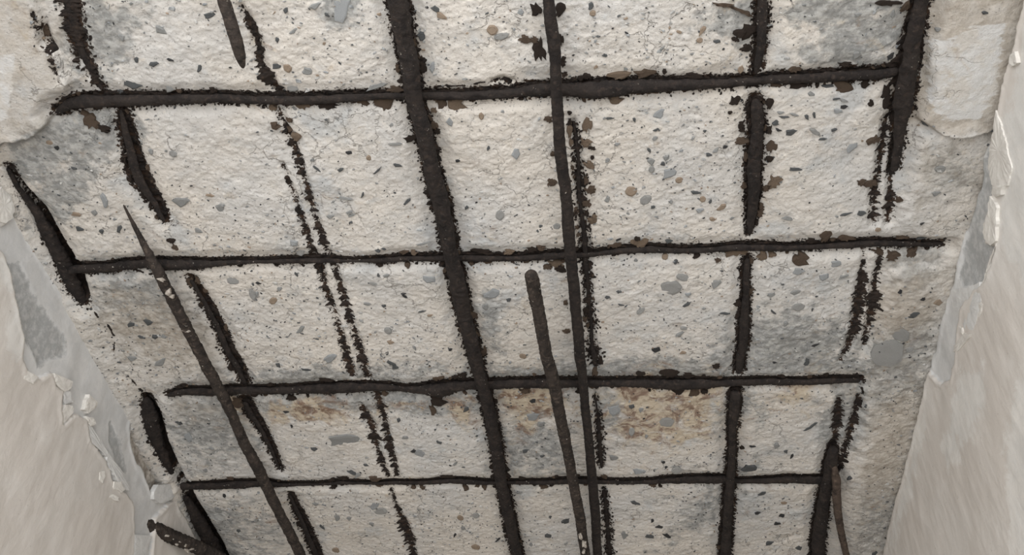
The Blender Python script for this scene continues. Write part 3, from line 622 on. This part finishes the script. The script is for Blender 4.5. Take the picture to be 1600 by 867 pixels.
ST = """327 24 19 8 -8 d|252 46 22 12 32 g|240 99 17 8 -5 d|312 106 7 12 20 d|207 132 30 11 25 d|264 139 14 13 20 g|186 145 10 8 0 d|190 57 9 13 -20 g|266 92 13 4 20 k|214 93 7 8 0 d|77 223 10 6 0 t|89 231 8 7 0 k|116 263 10 4 20 d|271 239 12 9 0 p|237 236 8 8 0 g|145 118 12 9 0 g
493 9 19 10 -15 g|447 16 8 10 30 d|511 23 10 5 30 d|769 47 17 14 10 t|659 58 15 13 -20 d|433 62 7 9 0 d|432 103 14 9 -15 d|449 106 13 13 0 t|479 112 16 12 30 g|459 48 15 6 -35 g|588 137 36 8 -20 g|545 238 11 6 10 k|621 257 16 6 10 d|617 224 21 4 0 p|576 246 7 7 0 t|532 265 10 5 -20 d|495 262 17 3 40 d|590 266 17 3 -40 d|752 181 8 10 0 t|763 230 5 8 10 d|715 251 8 4 0 k|703 189 9 14 -20 b|680 15 14 8 30 d|690 26 20 10 40 t|676 106 9 18 15 b|534 14 26 42 8 b|456 140 16 9 0 p|783 57 24 9 -15 p
923 10 9 11 0 d|926 21 9 8 0 t|814 20 11 10 0 b|1098 47 8 19 18 t|1120 64 12 6 5 d|945 87 8 5 10 d|979 51 7 3 30 k|1061 50 8 4 20 t|1158 110 9 12 0 t|952 184 15 4 0 d|1031 178 22 15 -30 b|1014 234 5 10 -25 d|1017 251 12 13 -20 g|1036 255 8 8 45 d|1018 264 9 10 0 p|1041 246 9 10 0 g|1061 281 10 9 20 t|1108 242 10 7 25 d|1119 234 13 6 -40 g|1133 229 6 7 30 k|1046 270 22 14 -20 b|807 239 14 18 10 b|949 251 8 7 0 g|1025 202 10 4 -20 d|1101 204 6 5 -20 d|1093 63 9 7 0 t|1035 75 11 4 -40 g|991 187 5 9 -20 d|965 225 9 6 0 g|1024 215 7 9 20 g
1213 192 10 11 30 d|1236 207 16 10 5 d|1225 182 17 4 5 d|1220 175 12 5 5 g|1260 182 7 10 -30 d|1272 179 5 9 -20 d|1309 172 14 9 20 b|1318 166 11 6 10 k|1294 136 20 5 0 d|1267 147 12 7 20 g|1243 264 24 5 5 d|1302 202 11 5 -10 d|1286 216 15 4 -10 d|1466 259 15 9 5 p|1464 42 11 7 0 g|1533 13 12 6 20 d|1240 178 17 4 20 g|1318 156 14 5 20 g|1217 203 10 4 20 k|1395 22 9 14 0 g|1339 85 14 16 0 g|1392 88 12 8 -20 k|1332 228 26 10 -45 b|1306 154 13 3 -10 d|1273 205 18 7 35 p|1340 22 10 6 0 g|1444 190 14 6 40 d
284 315 29 17 0 g|120 333 15 6 5 t|164 312 10 20 0 b|187 357 7 11 20 d|160 360 8 8 0 d|231 503 14 10 0 d|205 508 12 7 -25 d|256 527 9 6 0 g|241 527 11 7 0 d|220 527 14 4 20 d|329 305 15 4 5 t|395 460 10 16 0 p|365 437 20 13 -20 p|345 325 14 12 0 g|126 356 14 8 25 d|148 331 9 9 0 g|252 565 20 10 -30 g|207 560 16 8 10 g|310 360 14 8 25 g
517 337 13 7 0 g|537 309 27 4 5 g|567 303 4 11 20 d|636 315 5 13 30 d|460 378 13 10 20 b|468 396 12 10 0 p|404 442 12 4 15 k|402 459 6 10 0 g|437 451 9 7 0 g|427 469 10 10 30 t|470 514 16 7 -45 g|435 570 9 8 -20 d|515 559 24 10 -25 b|671 434 21 11 15 b|631 458 9 3 0 k|633 463 11 4 25 k|600 477 7 5 0 d|574 475 12 5 15 g|611 534 12 6 10 t|768 457 16 21 40 b|759 477 10 8 -20 g|795 466 7 7 40 d|617 574 11 6 10 d|480 575 17 4 10 d|661 379 25 4 -12 g|546 331 12 5 -20 g|549 336 14 4 -15 g|591 389 8 6 30 d|600 387 10 4 20 d|583 442 14 5 10 p|659 486 13 3 -12 d|672 492 9 3 0 t|606 516 12 10 0 p|648 541 5 8 -20 g|463 428 4 8 -20 d|604 429 10 5 -10 g|592 428 5 6 0 d|729 324 6 7 20 d|781 335 13 14 0 p|704 545 6 4 0 k|611 567 14 5 35 d
986 299 18 14 0 t|1087 301 17 6 5 d|1098 312 10 8 0 t|1046 448 36 22 -5 p|1066 432 18 9 20 p|1119 442 17 14 0 g|967 455 11 4 10 d|1132 488 21 4 0 d|1061 521 17 6 -25 g|1073 474 15 4 -25 d|1025 545 14 9 0 k|1045 377 13 8 0 d|1113 343 8 6 30 t|1001 484 7 12 30 p|817 556 10 8 -20 t|1055 409 9 7 -30 d|1039 402 9 8 0 t|870 353 11 8 -20 p|1094 329 13 8 0 b|1009 312 13 16 30 p|949 312 7 10 10 g|1110 316 5 7 20 d|1049 316 6 7 0 g|845 353 6 5 20 d|967 375 10 4 -30 k|994 408 7 5 0 g|970 474 11 3 15 d|1000 483 5 10 0 g|1068 511 10 5 0 p|949 463 7 5 30 d|1067 549 10 4 0 t|1127 325 9 14 30 t|1075 458 10 6 0 b|1020 323 7 5 -20 d
1304 410 18 10 0 b|1247 422 14 11 20 b|1317 430 16 5 -20 g|1243 455 21 8 -15 g|1205 458 12 8 0 g|1273 538 14 4 -20 k|1441 370 18 6 -10 d|1345 331 11 8 20 d|1371 357 9 6 0 t|1402 445 6 6 0 k|1437 456 7 5 0 k|1462 463 15 9 0 t|1383 545 46 34 -5 p|1404 517 26 22 50 p|1419 540 9 9 20 p|1320 332 22 4 -12 d|1231 341 17 6 10 g|1437 342 8 3 -25 k|1287 430 15 12 0 b|1227 503 8 9 0 g|1208 486 9 3 45 d|1269 482 3 5 0 d|1247 478 20 10 0 p|1260 565 8 11 0 d|1210 565 7 4 0 k|1423 483 16 9 0 d|1460 296 14 8 0 g
537 687 54 19 2 g|657 707 18 12 0 b|550 736 14 5 25 d|572 724 9 4 10 d|686 690 9 4 30 d|584 789 18 9 -25 b|594 798 18 10 -20 p|719 810 10 8 0 t|743 855 11 8 -20 t|524 861 10 7 0 t|729 639 8 11 20 d|491 701 10 6 0 d|447 642 10 4 0 k|456 665 4 5 0 k|493 786 11 6 -10 g|503 823 4 9 -15 d|580 818 9 6 0 g|546 809 8 7 0 g|623 655 6 6 0 d|633 682 10 5 0 g|646 703 8 5 -20 k|711 724 4 8 20 g|723 826 7 6 0 g|743 806 11 8 0 p|711 835 4 7 10 k|778 843 3 9 20 k|527 808 9 9 0 g|560 740 8 10 20 g
992 786 17 5 25 d|1031 822 13 4 10 k|1042 836 14 5 35 k|1014 836 14 5 15 d|885 815 14 7 -15 d|857 837 12 7 -10 d|977 834 15 14 0 g|1170 731 22 12 15 d|1175 695 11 4 0 k|1037 723 7 5 20 k|1041 730 5 5 0 k|960 717 18 9 10 g|999 738 20 9 10 b|987 675 9 12 0 p|960 641 19 17 0 b|845 665 15 9 -10 g|833 654 19 13 0 b|1041 660 20 14 10 p|1183 802 10 4 0 k|860 808 5 5 0 d|830 851 6 5 0 g|1002 640 8 8 0 g|1010 682 6 7 0 g|987 635 9 6 0 d|833 628 10 5 -20 k|811 769 10 5 20 g|1019 813 5 5 0 k|1190 771 8 9 20 d|821 704 9 5 0 d|847 712 8 4 -10 d|1057 734 15 10 0 p|1203 851 9 8 20 d
294 684 12 14 0 b|321 734 8 6 0 g|280 662 14 6 20 d|341 795 11 9 0 g|372 830 8 5 0 d|351 773 6 6 0 k|330 700 10 4 20 g|360 812 9 7 0 g
1237 712 5 8 0 k|1227 703 7 5 -30 d|1213 694 9 11 0 g|1222 806 8 6 -45 k|1215 819 9 6 25 k|1225 786 9 5 20 t|1248 856 9 7 -20 d|1267 666 25 4 -30 d|1327 741 8 7 20 d|1364 858 8 7 0 d|1376 717 9 14 0 g|1282 647 7 8 20 d|1355 642 12 8 0 d|1352 672 8 6 30 b|1387 733 7 6 0 d|1374 636 8 15 20 d|1340 806 5 8 0 d|1238 808 7 5 30 d|1258 845 6 4 0 d"""
def parse(s):
    for t in s.replace('\n', '|').split('|'):
        a = t.split()
        if len(a) == 6: yield tuple(float(q) for q in a[:5]) + (a[5],)
stones = list(parse(ST)); print('stones listed', len(stones))
for i, (x, y, L, W, an, c) in enumerate(stones[:300]):
    rnd = (c == 't' and abs(L - W) < 5) or c == 'p'
    me = SV[c][8 + i % 3] if rnd else SV[c][(i * 5 + int(x)) % 8]
    put('aggregate_stone', me, x, y, L * 1.08, W * 1.12, an, 0.0012, ceiling)
# chips too small to pick apart: one part of the ceiling for each colour
def chips(n, mat, lo, hi, seed):
    g = random.Random(seed); V = []; Fc = []
    vs = [plate(900 + i, 5, 0.5) for i in range(6)]
    k = 0
    while k < n:
        x = g.uniform(xlo, xhi); y = g.uniform(ylo, yhi)
        i = min(len(gx) - 1, np.searchsorted(gx, x)); j = min(len(gy) - 1, np.searchsorted(gy, y))
        if rustd[j, i] < 0.003 or smooth_area[j, i] > 0.4: continue
        if vnoise(np.array(x * 11.0), np.array(y * 11.0), 77) < g.uniform(-0.9, 0.5): continue
        k += 1
        L = g.uniform(lo, hi) * (0.6 + 0.9 * g.random() ** 3); W = L * g.uniform(0.25, 0.8); a = g.gauss(0, 0.7); ca, sa = math.cos(a), math.sin(a)
        z = float(soffit(np.array(x), np.array(y))); v, f = g.choice(vs); o = len(V)
        for p in v: V.append((x + p[0] * L * ca - p[1] * W * sa, y + p[0] * L * sa + p[1] * W * ca, z + p[2] * 0.0010 + 0.0001))
        Fc += [tuple(q + o for q in t) for t in f]
    o = mesh_obj('aggregate_chips', V, Fc, mat, ceiling, False); o['kind'] = 'stuff'
chips(2200, STONE['g'], 0.0010, 0.0022, 1); chips(1500, STONE['d'], 0.0009, 0.0020, 2); chips(500, STONE['b'], 0.0012, 0.0028, 3)
chips(420, STONE['t'], 0.0010, 0.0021, 4); chips(900, STONE['k'], 0.0008, 0.0015, 5); chips(420, STONE['p'], 0.0014, 0.0032, 6)

FL = """601 163 30 20 -10 b|470 166 25 14 0 t|510 166 40 14 0 d|567 161 20 12 10 b|617 142 26 12 0 b|712 164 36 20 15 t|690 163 16 18 0 b|682 158 12 10 0 t|678 197 13 14 0 b|683 207 10 9 0 d|678 173 10 8 0 t|735 156 18 8 0 b|962 158 26 12 -10 t|1010 116 36 14 -10 b|968 120 38 11 -5 t|916 120 14 11 0 d|882 117 9 8 0 d|1015 146 40 9 -5 b|1083 121 28 12 0 d|1038 112 8 8 0 d|1247 134 31 14 0 d|1317 137 30 17 25 b|1241 108 22 11 0 b|1320 102 21 8 0 d|1214 134 18 8 0 b|1278 133 6 15 0 d|1352 133 16 12 0 d|1385 145 14 22 10 d
1203 163 12 16 0 d|1206 229 18 20 10 b|1210 284 18 22 20 t|1203 205 8 14 0 d|1157 222 27 11 -8 b|1158 198 12 11 0 d|1160 205 10 8 30 d|1203 250 12 8 0 d|1166 247 8 16 0 b|1188 335 12 16 0 b|1183 350 6 12 0 d|1163 293 10 10 0 b|1190 325 10 9 0 b|1147 158 14 13 20 d|1153 155 8 9 0 d|1140 175 8 5 -20 d|1197 296 12 10 0 b
843 78 20 36 -10 d|820 62 20 13 5 b|835 63 16 9 25 b|838 15 18 20 0 d|875 15 15 20 20 d|876 60 10 20 0 d|879 95 11 18 0 d|857 185 13 10 20 b|862 284 15 12 -20 b|863 240 9 7 20 b|882 118 10 7 0 b|890 176 7 5 10 d
917 193 17 24 10 t|915 222 18 14 20 t|925 230 12 5 10 d|920 257 19 11 25 t|925 246 7 6 0 d|916 282 8 14 0 b|890 205 9 18 0 t|892 222 8 14 0 t|922 297 17 12 -10 b|917 318 14 13 0 b|926 343 14 17 20 t|900 330 10 10 0 b
1168 50 36 24 -20 d|1155 52 20 12 0 d|1148 60 14 7 20 d|1130 7 34 6 8 b|1160 18 36 6 25 b|1166 76 20 12 0 d|1180 88 8 20 0 d|1179 105 9 12 0 d
1416 12 21 9 -45 b|1385 3 46 9 0 d|1392 103 22 9 0 d|1400 95 12 8 0 d|660 108 15 18 10 d|621 110 9 11 0 b|641 217 19 10 -10 d|648 70 9 11 10 b|650 130 8 10 0 d
868 414 26 12 5 t|856 417 14 8 0 b|876 420 18 10 10 d|845 388 14 10 -20 b|832 391 18 8 0 d|1000 381 28 14 -5 t|995 372 10 8 0 d|962 386 20 8 -10 b|1152 396 36 13 -10 t|1191 401 16 18 0 t|1250 404 31 18 25 b|1207 399 14 9 0 t|1290 368 20 19 0 b|1321 371 27 11 0 b|1393 398 19 16 20 b|1425 395 16 17 0 b|1373 394 22 10 20 b|1268 378 18 8 0 d|1410 371 22 6 0 b|1088 401 8 10 40 d|1174 410 8 12 0 b|1172 458 12 18 20 b
752 394 36 8 10 d|795 395 16 10 -15 t|646 396 12 9 0 t|632 395 14 6 -20 b|637 415 9 8 0 b|736 412 8 8 0 b|758 410 12 6 0 b|741 494 18 12 10 b|756 551 9 18 10 b
684 628 30 14 0 d|677 640 10 16 0 b|1047 583 32 11 0 d|1000 584 16 8 0 d|722 587 14 8 0 d|510 592 22 7 0 d|455 622 16 8 0 d|1075 587 20 10 0 d|1085 615 16 18 20 b|1060 612 20 12 0 d|1100 612 12 10 0 d|820 612 18 8 0 b|930 582 9 16 0 b|905 614 12 8 0 d
586 746 20 9 -5 b|728 763 9 10 0 b|757 762 8 9 0 b|592 759 12 6 0 b|535 748 18 8 0 d|700 745 24 5 0 d|646 760 8 6 0 b|815 748 12 5 0 d|850 762 14 6 0 b|943 751 16 8 0 d
1358 285 24 12 0 b|1345 283 14 10 0 b|1364 217 22 11 -20 b|1360 160 9 10 0 d|1385 160 16 20 0 d|1405 310 12 8 0 b|1413 208 8 12 0 d
143 188 30 22 35 b|162 199 22 10 25 d|135 180 20 9 30 b|70 48 18 16 30 b|430 196 15 10 0 b|453 203 9 9 0 b|463 214 16 11 15 t|424 170 14 12 20 t|452 187 11 6 10 b|296 445 18 16 0 b|308 440 10 14 0 b|370 632 24 12 10 b|274 386 12 7 30 b|268 376 14 6 0 d|320 455 9 6 0 b|1118 570 12 8 0 d|128 432 10 9 0 b|1153 475 14 10 0 d|747 525 12 6 10 b|1122 407 10 6 -10 b|1140 815 8 6 0 d|908 515 10 6 0 d|885 515 12 7 -10 b|884 471 7 8 0 b|1160 700 8 5 0 d|1156 640 14 26 0 d"""
def seg_dist(x, y, tr):
    best = 1e9
    for t in tr:
        for (ax, ay, _), (bx, by, _) in zip(t[:-1], t[1:]):
            ex, ey = bx - ax, by - ay; k = max(0, min(1, ((x - ax) * ex + (y - ay) * ey) / (ex * ex + ey * ey)))
            best = min(best, math.hypot(x - ax - k * ex, y - ay - k * ey))
    return best
attach = [b for b in BARS if b[0] not in (bB, bG, bK, bW)]
def flake(x, y, L, W, an, c, i):
    o = min(attach, key=lambda b: seg_dist(x, y, b[1]))[0]
    if x > 1340 and 200 < y < 350: o = bI
    return put('rust_flake', FV[c][i % 7], x, y, L * 1.1, W * 1.15, an, 0.0020, o, -0.0006)
flakes = list(parse(FL)); print('flakes', len(flakes))
for i, a in enumerate(flakes): flake(*a, i)
# further scale bursting from the edges of the bars
gr_ = random.Random(5)
for tr, n in ((T1, 34), (T2, 30), (T3, 30), (T4, 22), (D_, 34), (H_[1], 14), (H_[3], 10), (F_[0], 22), (I_[0], 10), (A_[1], 10), (A_[2], 8)):
    for k in range(n):
        s = gr_.random() * (len(tr) - 1.001); i = int(s); t = s - i
        (ax, ay, aw), (bx, by, bw) = tr[i], tr[i + 1]
        x = ax + (bx - ax) * t; y = ay + (by - ay) * t; w2 = (aw + (bw - aw) * t) / 2 + gr_.uniform(0, 3.5)
        if not (10 < x < 1590 and 5 < y < 860): continue
        l = math.hypot(bx - ax, by - ay); sg = gr_.choice((-1, 1))
        x += -(by - ay) / l * w2 * sg; y += (bx - ax) / l * w2 * sg
        L = gr_.uniform(4, 12)
        flake(x, y, L, L * gr_.uniform(.4, .8), math.degrees(math.atan2(by - ay, bx - ax)) + gr_.gauss(0, 25), gr_.choice('dddbb'), k)

# crumbs of rust too small to pick apart, along each bar
def crumbs(bar, traces, per_m, seed):
    g = random.Random(seed); V = []; Fc = []; vs = [plate(950 + i, 5, 0.5) for i in range(5)]
    for tr in traces:
        for (ax, ay, aw), (bx, by, bw) in zip(tr[:-1], tr[1:]):
            a = up(ax, ay); b = up(bx, by); L = np.linalg.norm(b - a)
            for _ in range(int(L * per_m + g.random())):
                t = g.random(); p = a + (b - a) * t; hw = (aw + (bw - aw) * t) / 2 * depth(ax, ay) / F
                o_ = (hw * g.uniform(0.8, 1.15) + abs(g.gauss(0, 0.0022))) * g.choice((-1, 1))
                x = p[0] - (b[1] - a[1]) / L * o_; y = p[1] + (b[0] - a[0]) / L * o_
                z = float(soffit(np.array(x), np.array(y))); r1 = g.uniform(0.0006, 0.0022); r2 = r1 * g.uniform(.4, .9); th = g.uniform(0, 6.3); c, s_ = math.cos(th), math.sin(th)
                v, f = g.choice(vs); o = len(V)
                for q in v: V.append((x + q[0] * r1 * c - q[1] * r2 * s_, y + q[0] * r1 * s_ + q[1] * r2 * c, z + q[2] * 0.0012))
                Fc += [tuple(i + o for i in k) for k in f]
    o = kid(mesh_obj('rust_crumbs', V, Fc, CRUST, None, False), bar); o['kind'] = 'stuff'
for i, (b_, tr) in enumerate(attach):
    if b_ is not bE: crumbs(b_, tr, 620, 70 + i)
# pale mortar still sticking to the loose bars
def residue(bar, px, py, L, W, ang, dep, seed):
    v, f = plate(seed, 9, 0.5)
    p = at_depth(px, py, dep); s = dep / F
    right = M @ np.array([1.0, 0, 0]); dn = M @ np.array([0, -1.0, 0]); fw = M @ np.array([0, 0, -1.0])
    a = math.radians(ang); e1 = right * math.cos(a) + dn * math.sin(a); e2 = -right * math.sin(a) + dn * math.cos(a)
    V = [tuple(p + e1 * q[0] * L / 2 * s + e2 * q[1] * W / 2 * s + fw * (q[2] * 0.0016 + 0.0008 * (q[1] ** 2))) for q in v]
    mesh_obj('mortar_residue', V, f, MORT, bar, False)
def bar_dep(trace_drop, x, y, r=0.0075): return depth(x, y, ZC - trace_drop) - r
for k, (x, y, L, W, a) in enumerate(((252,437,15,8,10),(263,456,9,13,20),(268,463,10,8,0),(291,517,15,5,10),(306,545,7,5,30),(318,570,6,9,40),(325,590,5,8,0),(461,848,10,14,20),(437,808,5,8,20),(428,785,5,7,0),(310,560,5,8,60))):
    residue(bB, x, y, L, W, a, bar_dep(0.022, x, y, 0.0055), 40 + k)
for k, (x, y, L, W, a) in enumerate(((869,636,18,6,12),(874,645,16,7,8),(866,628,7,5,0),(907,838,6,12,-10),(913,850,8,14,-10),(912,862,6,8,0),(857,566,7,4,0))):
    residue(bG, x, y, L, W, a, bar_dep(0.045, x, y, 0.006), 60 + k)
for k, (x, y, L, W, a) in enumerate(((932,850,10,14,0),(934,862,9,9,0),(888,410,6,5,0),(884,300,4,6,0),(895,430,8,4,20),(888,330,3,6,0),(904,537,6,4,0))):
    residue(bE, x, y, L, W, a, bar_dep(0.019, x, y, 0.0065), 80 + k)
for k, (x, y, L, W, a) in enumerate(((684,296,10,5,0),(697,357,6,10,10),(700,371,14,5,-15),(688,345,5,10,10),(792,788,12,7,10),(793,800,8,14,0),(670,262,6,8,0),(678,280,6,7,30))):
    residue(bD, x, y, L, W, a, bar_dep(0.011, x, y, 0.0095), 100 + k)
for k, (x, y, L, W, a) in enumerate(((235,820,8,5,20),(246,829,9,6,-50),(259,831,7,11,15),(256,836,20,5,10),(268,840,10,6,30),(277,844,14,6,30),(287,850,14,7,35),(297,856,13,8,30),(283,842,8,5,20),(303,857,9,9,10),(275,850,8,4,30),(292,860,10,5,35))):
    kk = np.interp(x, [213, 233, 267, 322, 345], [0.865, 0.88, 0.906, 0.95, 0.972])
    residue(bM, x, y, L, W, a, d0 * kk - 0.0075, 120 + k)

# ------------------------------------------------------------------ loose plaster on the walls
def wall_piece(name, wall, pt, N, poly, off, thick, mat, seed, curl=0.0):
    g = random.Random(seed); pts = []
    for (ax, ay), (bx, by) in zip(poly, poly[1:] + poly[:1]):
        n = max(2, int(math.hypot(bx - ax, by - ay) / 5))
        for i in range(n):
            t = i / n; j = 0.0 if i == 0 else 1.1
            pts.append((ax + (bx - ax) * t + g.uniform(-j, j), ay + (by - ay) * t + g.uniform(-j, j)))
    cx = sum(p[0] for p in pts) / len(pts); cy = sum(p[1] for p in pts) / len(pts); n = len(pts)
    span = max(math.hypot(p[0] - cx, p[1] - cy) for p in pts)
    lift = lambda x, y: off + thick + curl * ((x - cx) / span) + g.uniform(0, 0.0006)
    V = [tuple(pt(x, y, off - 0.006)) for x, y in pts] + [tuple(pt(x, y, lift(x, y))) for x, y in pts]
    V += [tuple(pt(cx + (x - cx) * 0.7, cy + (y - cy) * 0.7, lift(cx + (x - cx) * 0.7, cy + (y - cy) * 0.7) + 0.0004)) for x, y in pts]
    V.append(tuple(pt(cx, cy, off + thick + 0.0004)))
    Fc = []
    for k in (0, n):
        for i in range(n): j = (i + 1) % n; Fc.append((k + i, k + j, k + n + j, k + n + i))
    for i in range(n): Fc.append((2 * n + i, 2 * n + (i + 1) % n, 3 * n))
    me = bpy.data.meshes.new(name); me.from_pydata(V, [], Fc); me.update(); me.materials.append(mat)
    import bmesh
    bm = bmesh.new(); bm.from_mesh(me); bmesh.ops.recalc_face_normals(bm, faces=bm.faces); bm.to_mesh(me); bm.free()
    o = bpy.data.objects.new(name, me); COL.objects.link(o); o.parent = wall; return o
LP = [([(137,616),(149,629),(145,638),(135,646),(129,640),(133,625)], PLAS, .004),
      ([(134,650),(144,652),(147,662),(140,666),(135,660)], PLAS, .002), ([(99,632),(110,634),(111,645),(103,655),(97,662),(95,648)], PLAS, .003),
      ([(83,583),(95,588),(110,596),(108,606),(98,612),(90,605),(84,598)], PLAS, .003), ([(97,610),(108,612),(112,628),(100,632)], PLAS_G, .002),
      ([(174,772),(183,777),(181,783),(175,781),(168,777)], PLAS, .005), ([(176,752),(186,752),(191,764),(186,770),(180,765),(175,762)], PLAS, .005),
      ([(154,738),(161,735),(162,744),(158,755),(153,750)], PLAS, .003), ([(176,585),(186,600),(200,612),(219,655),(216,660),(205,640),(190,610)], PLAS, .003),
      ([(240,768),(246,757),(256,757),(268,754),(273,763),(268,778),(258,784),(248,786),(240,780)], PLAS_G, .003), ([(137,664),(144,668),(160,694),(178,722),(192,742),(200,766),(190,764),(176,742),(160,705),(140,690)], PLAS_G, .002),
      ([(0,292),(12,304),(19,325),(16,341),(6,349),(-6,345),(-8,300)], PLAS, .003), ([(210,835),(236,838),(230,852),(226,880),(205,880)], PLAS_G, .001), ([(0,255),(8,262),(6,268),(-4,264)], PLAS, .006),
      ([(40,578),(58,590),(50,600),(36,592)], PLAS, .002)]
for i, (pl, mt, th) in enumerate(LP): wall_piece('plaster_flake', wall_left, lpt, LN, pl, 0.0004, th * 0.45, mt, 40 + i, 0.0012)
RP = [([(1559,172),(1571,205),(1585,262),(1578,290),(1567,292),(1552,288),(1546,262),(1548,235),(1555,205)], PLAS, .003),
      ([(1554,290),(1574,290),(1570,304),(1560,308),(1552,302)], PLAS, .005), ([(1552,306),(1562,320),(1563,345),(1561,376),(1552,383),(1542,372),(1540,350),(1547,335)], PLAS, .006),
      ([(1488,452),(1512,450),(1534,440),(1537,470),(1530,495),(1524,515),(1510,517),(1506,505),(1498,490),(1490,475)], PLAS_G, .002),
      ([(1534,470),(1540,476),(1538,486),(1532,498),(1527,490)], PLAS, .003), ([(1510,520),(1521,522),(1512,535),(1500,548),(1491,550),(1492,540),(1500,532)], PLAS, .004),
      ([(1560,380),(1553,400),(1545,440),(1538,470),(1532,470),(1540,430),(1550,400)], PLAS, .002), ([(1580,85),(1590,80),(1594,98),(1584,104),(1577,98)], PLAS, .003), ([(1500,508),(1507,512),(1508,522),(1503,520)], PLAS, .003),
      ([(1374,752),(1386,748),(1390,757),(1380,760)], PLAS, .003)]
for i, (pl, mt, th) in enumerate(RP): wall_piece('plaster_flake', wall_right, rpt, RN, pl, 0.0004, th * 0.4, mt, 80 + i, 0.0015)
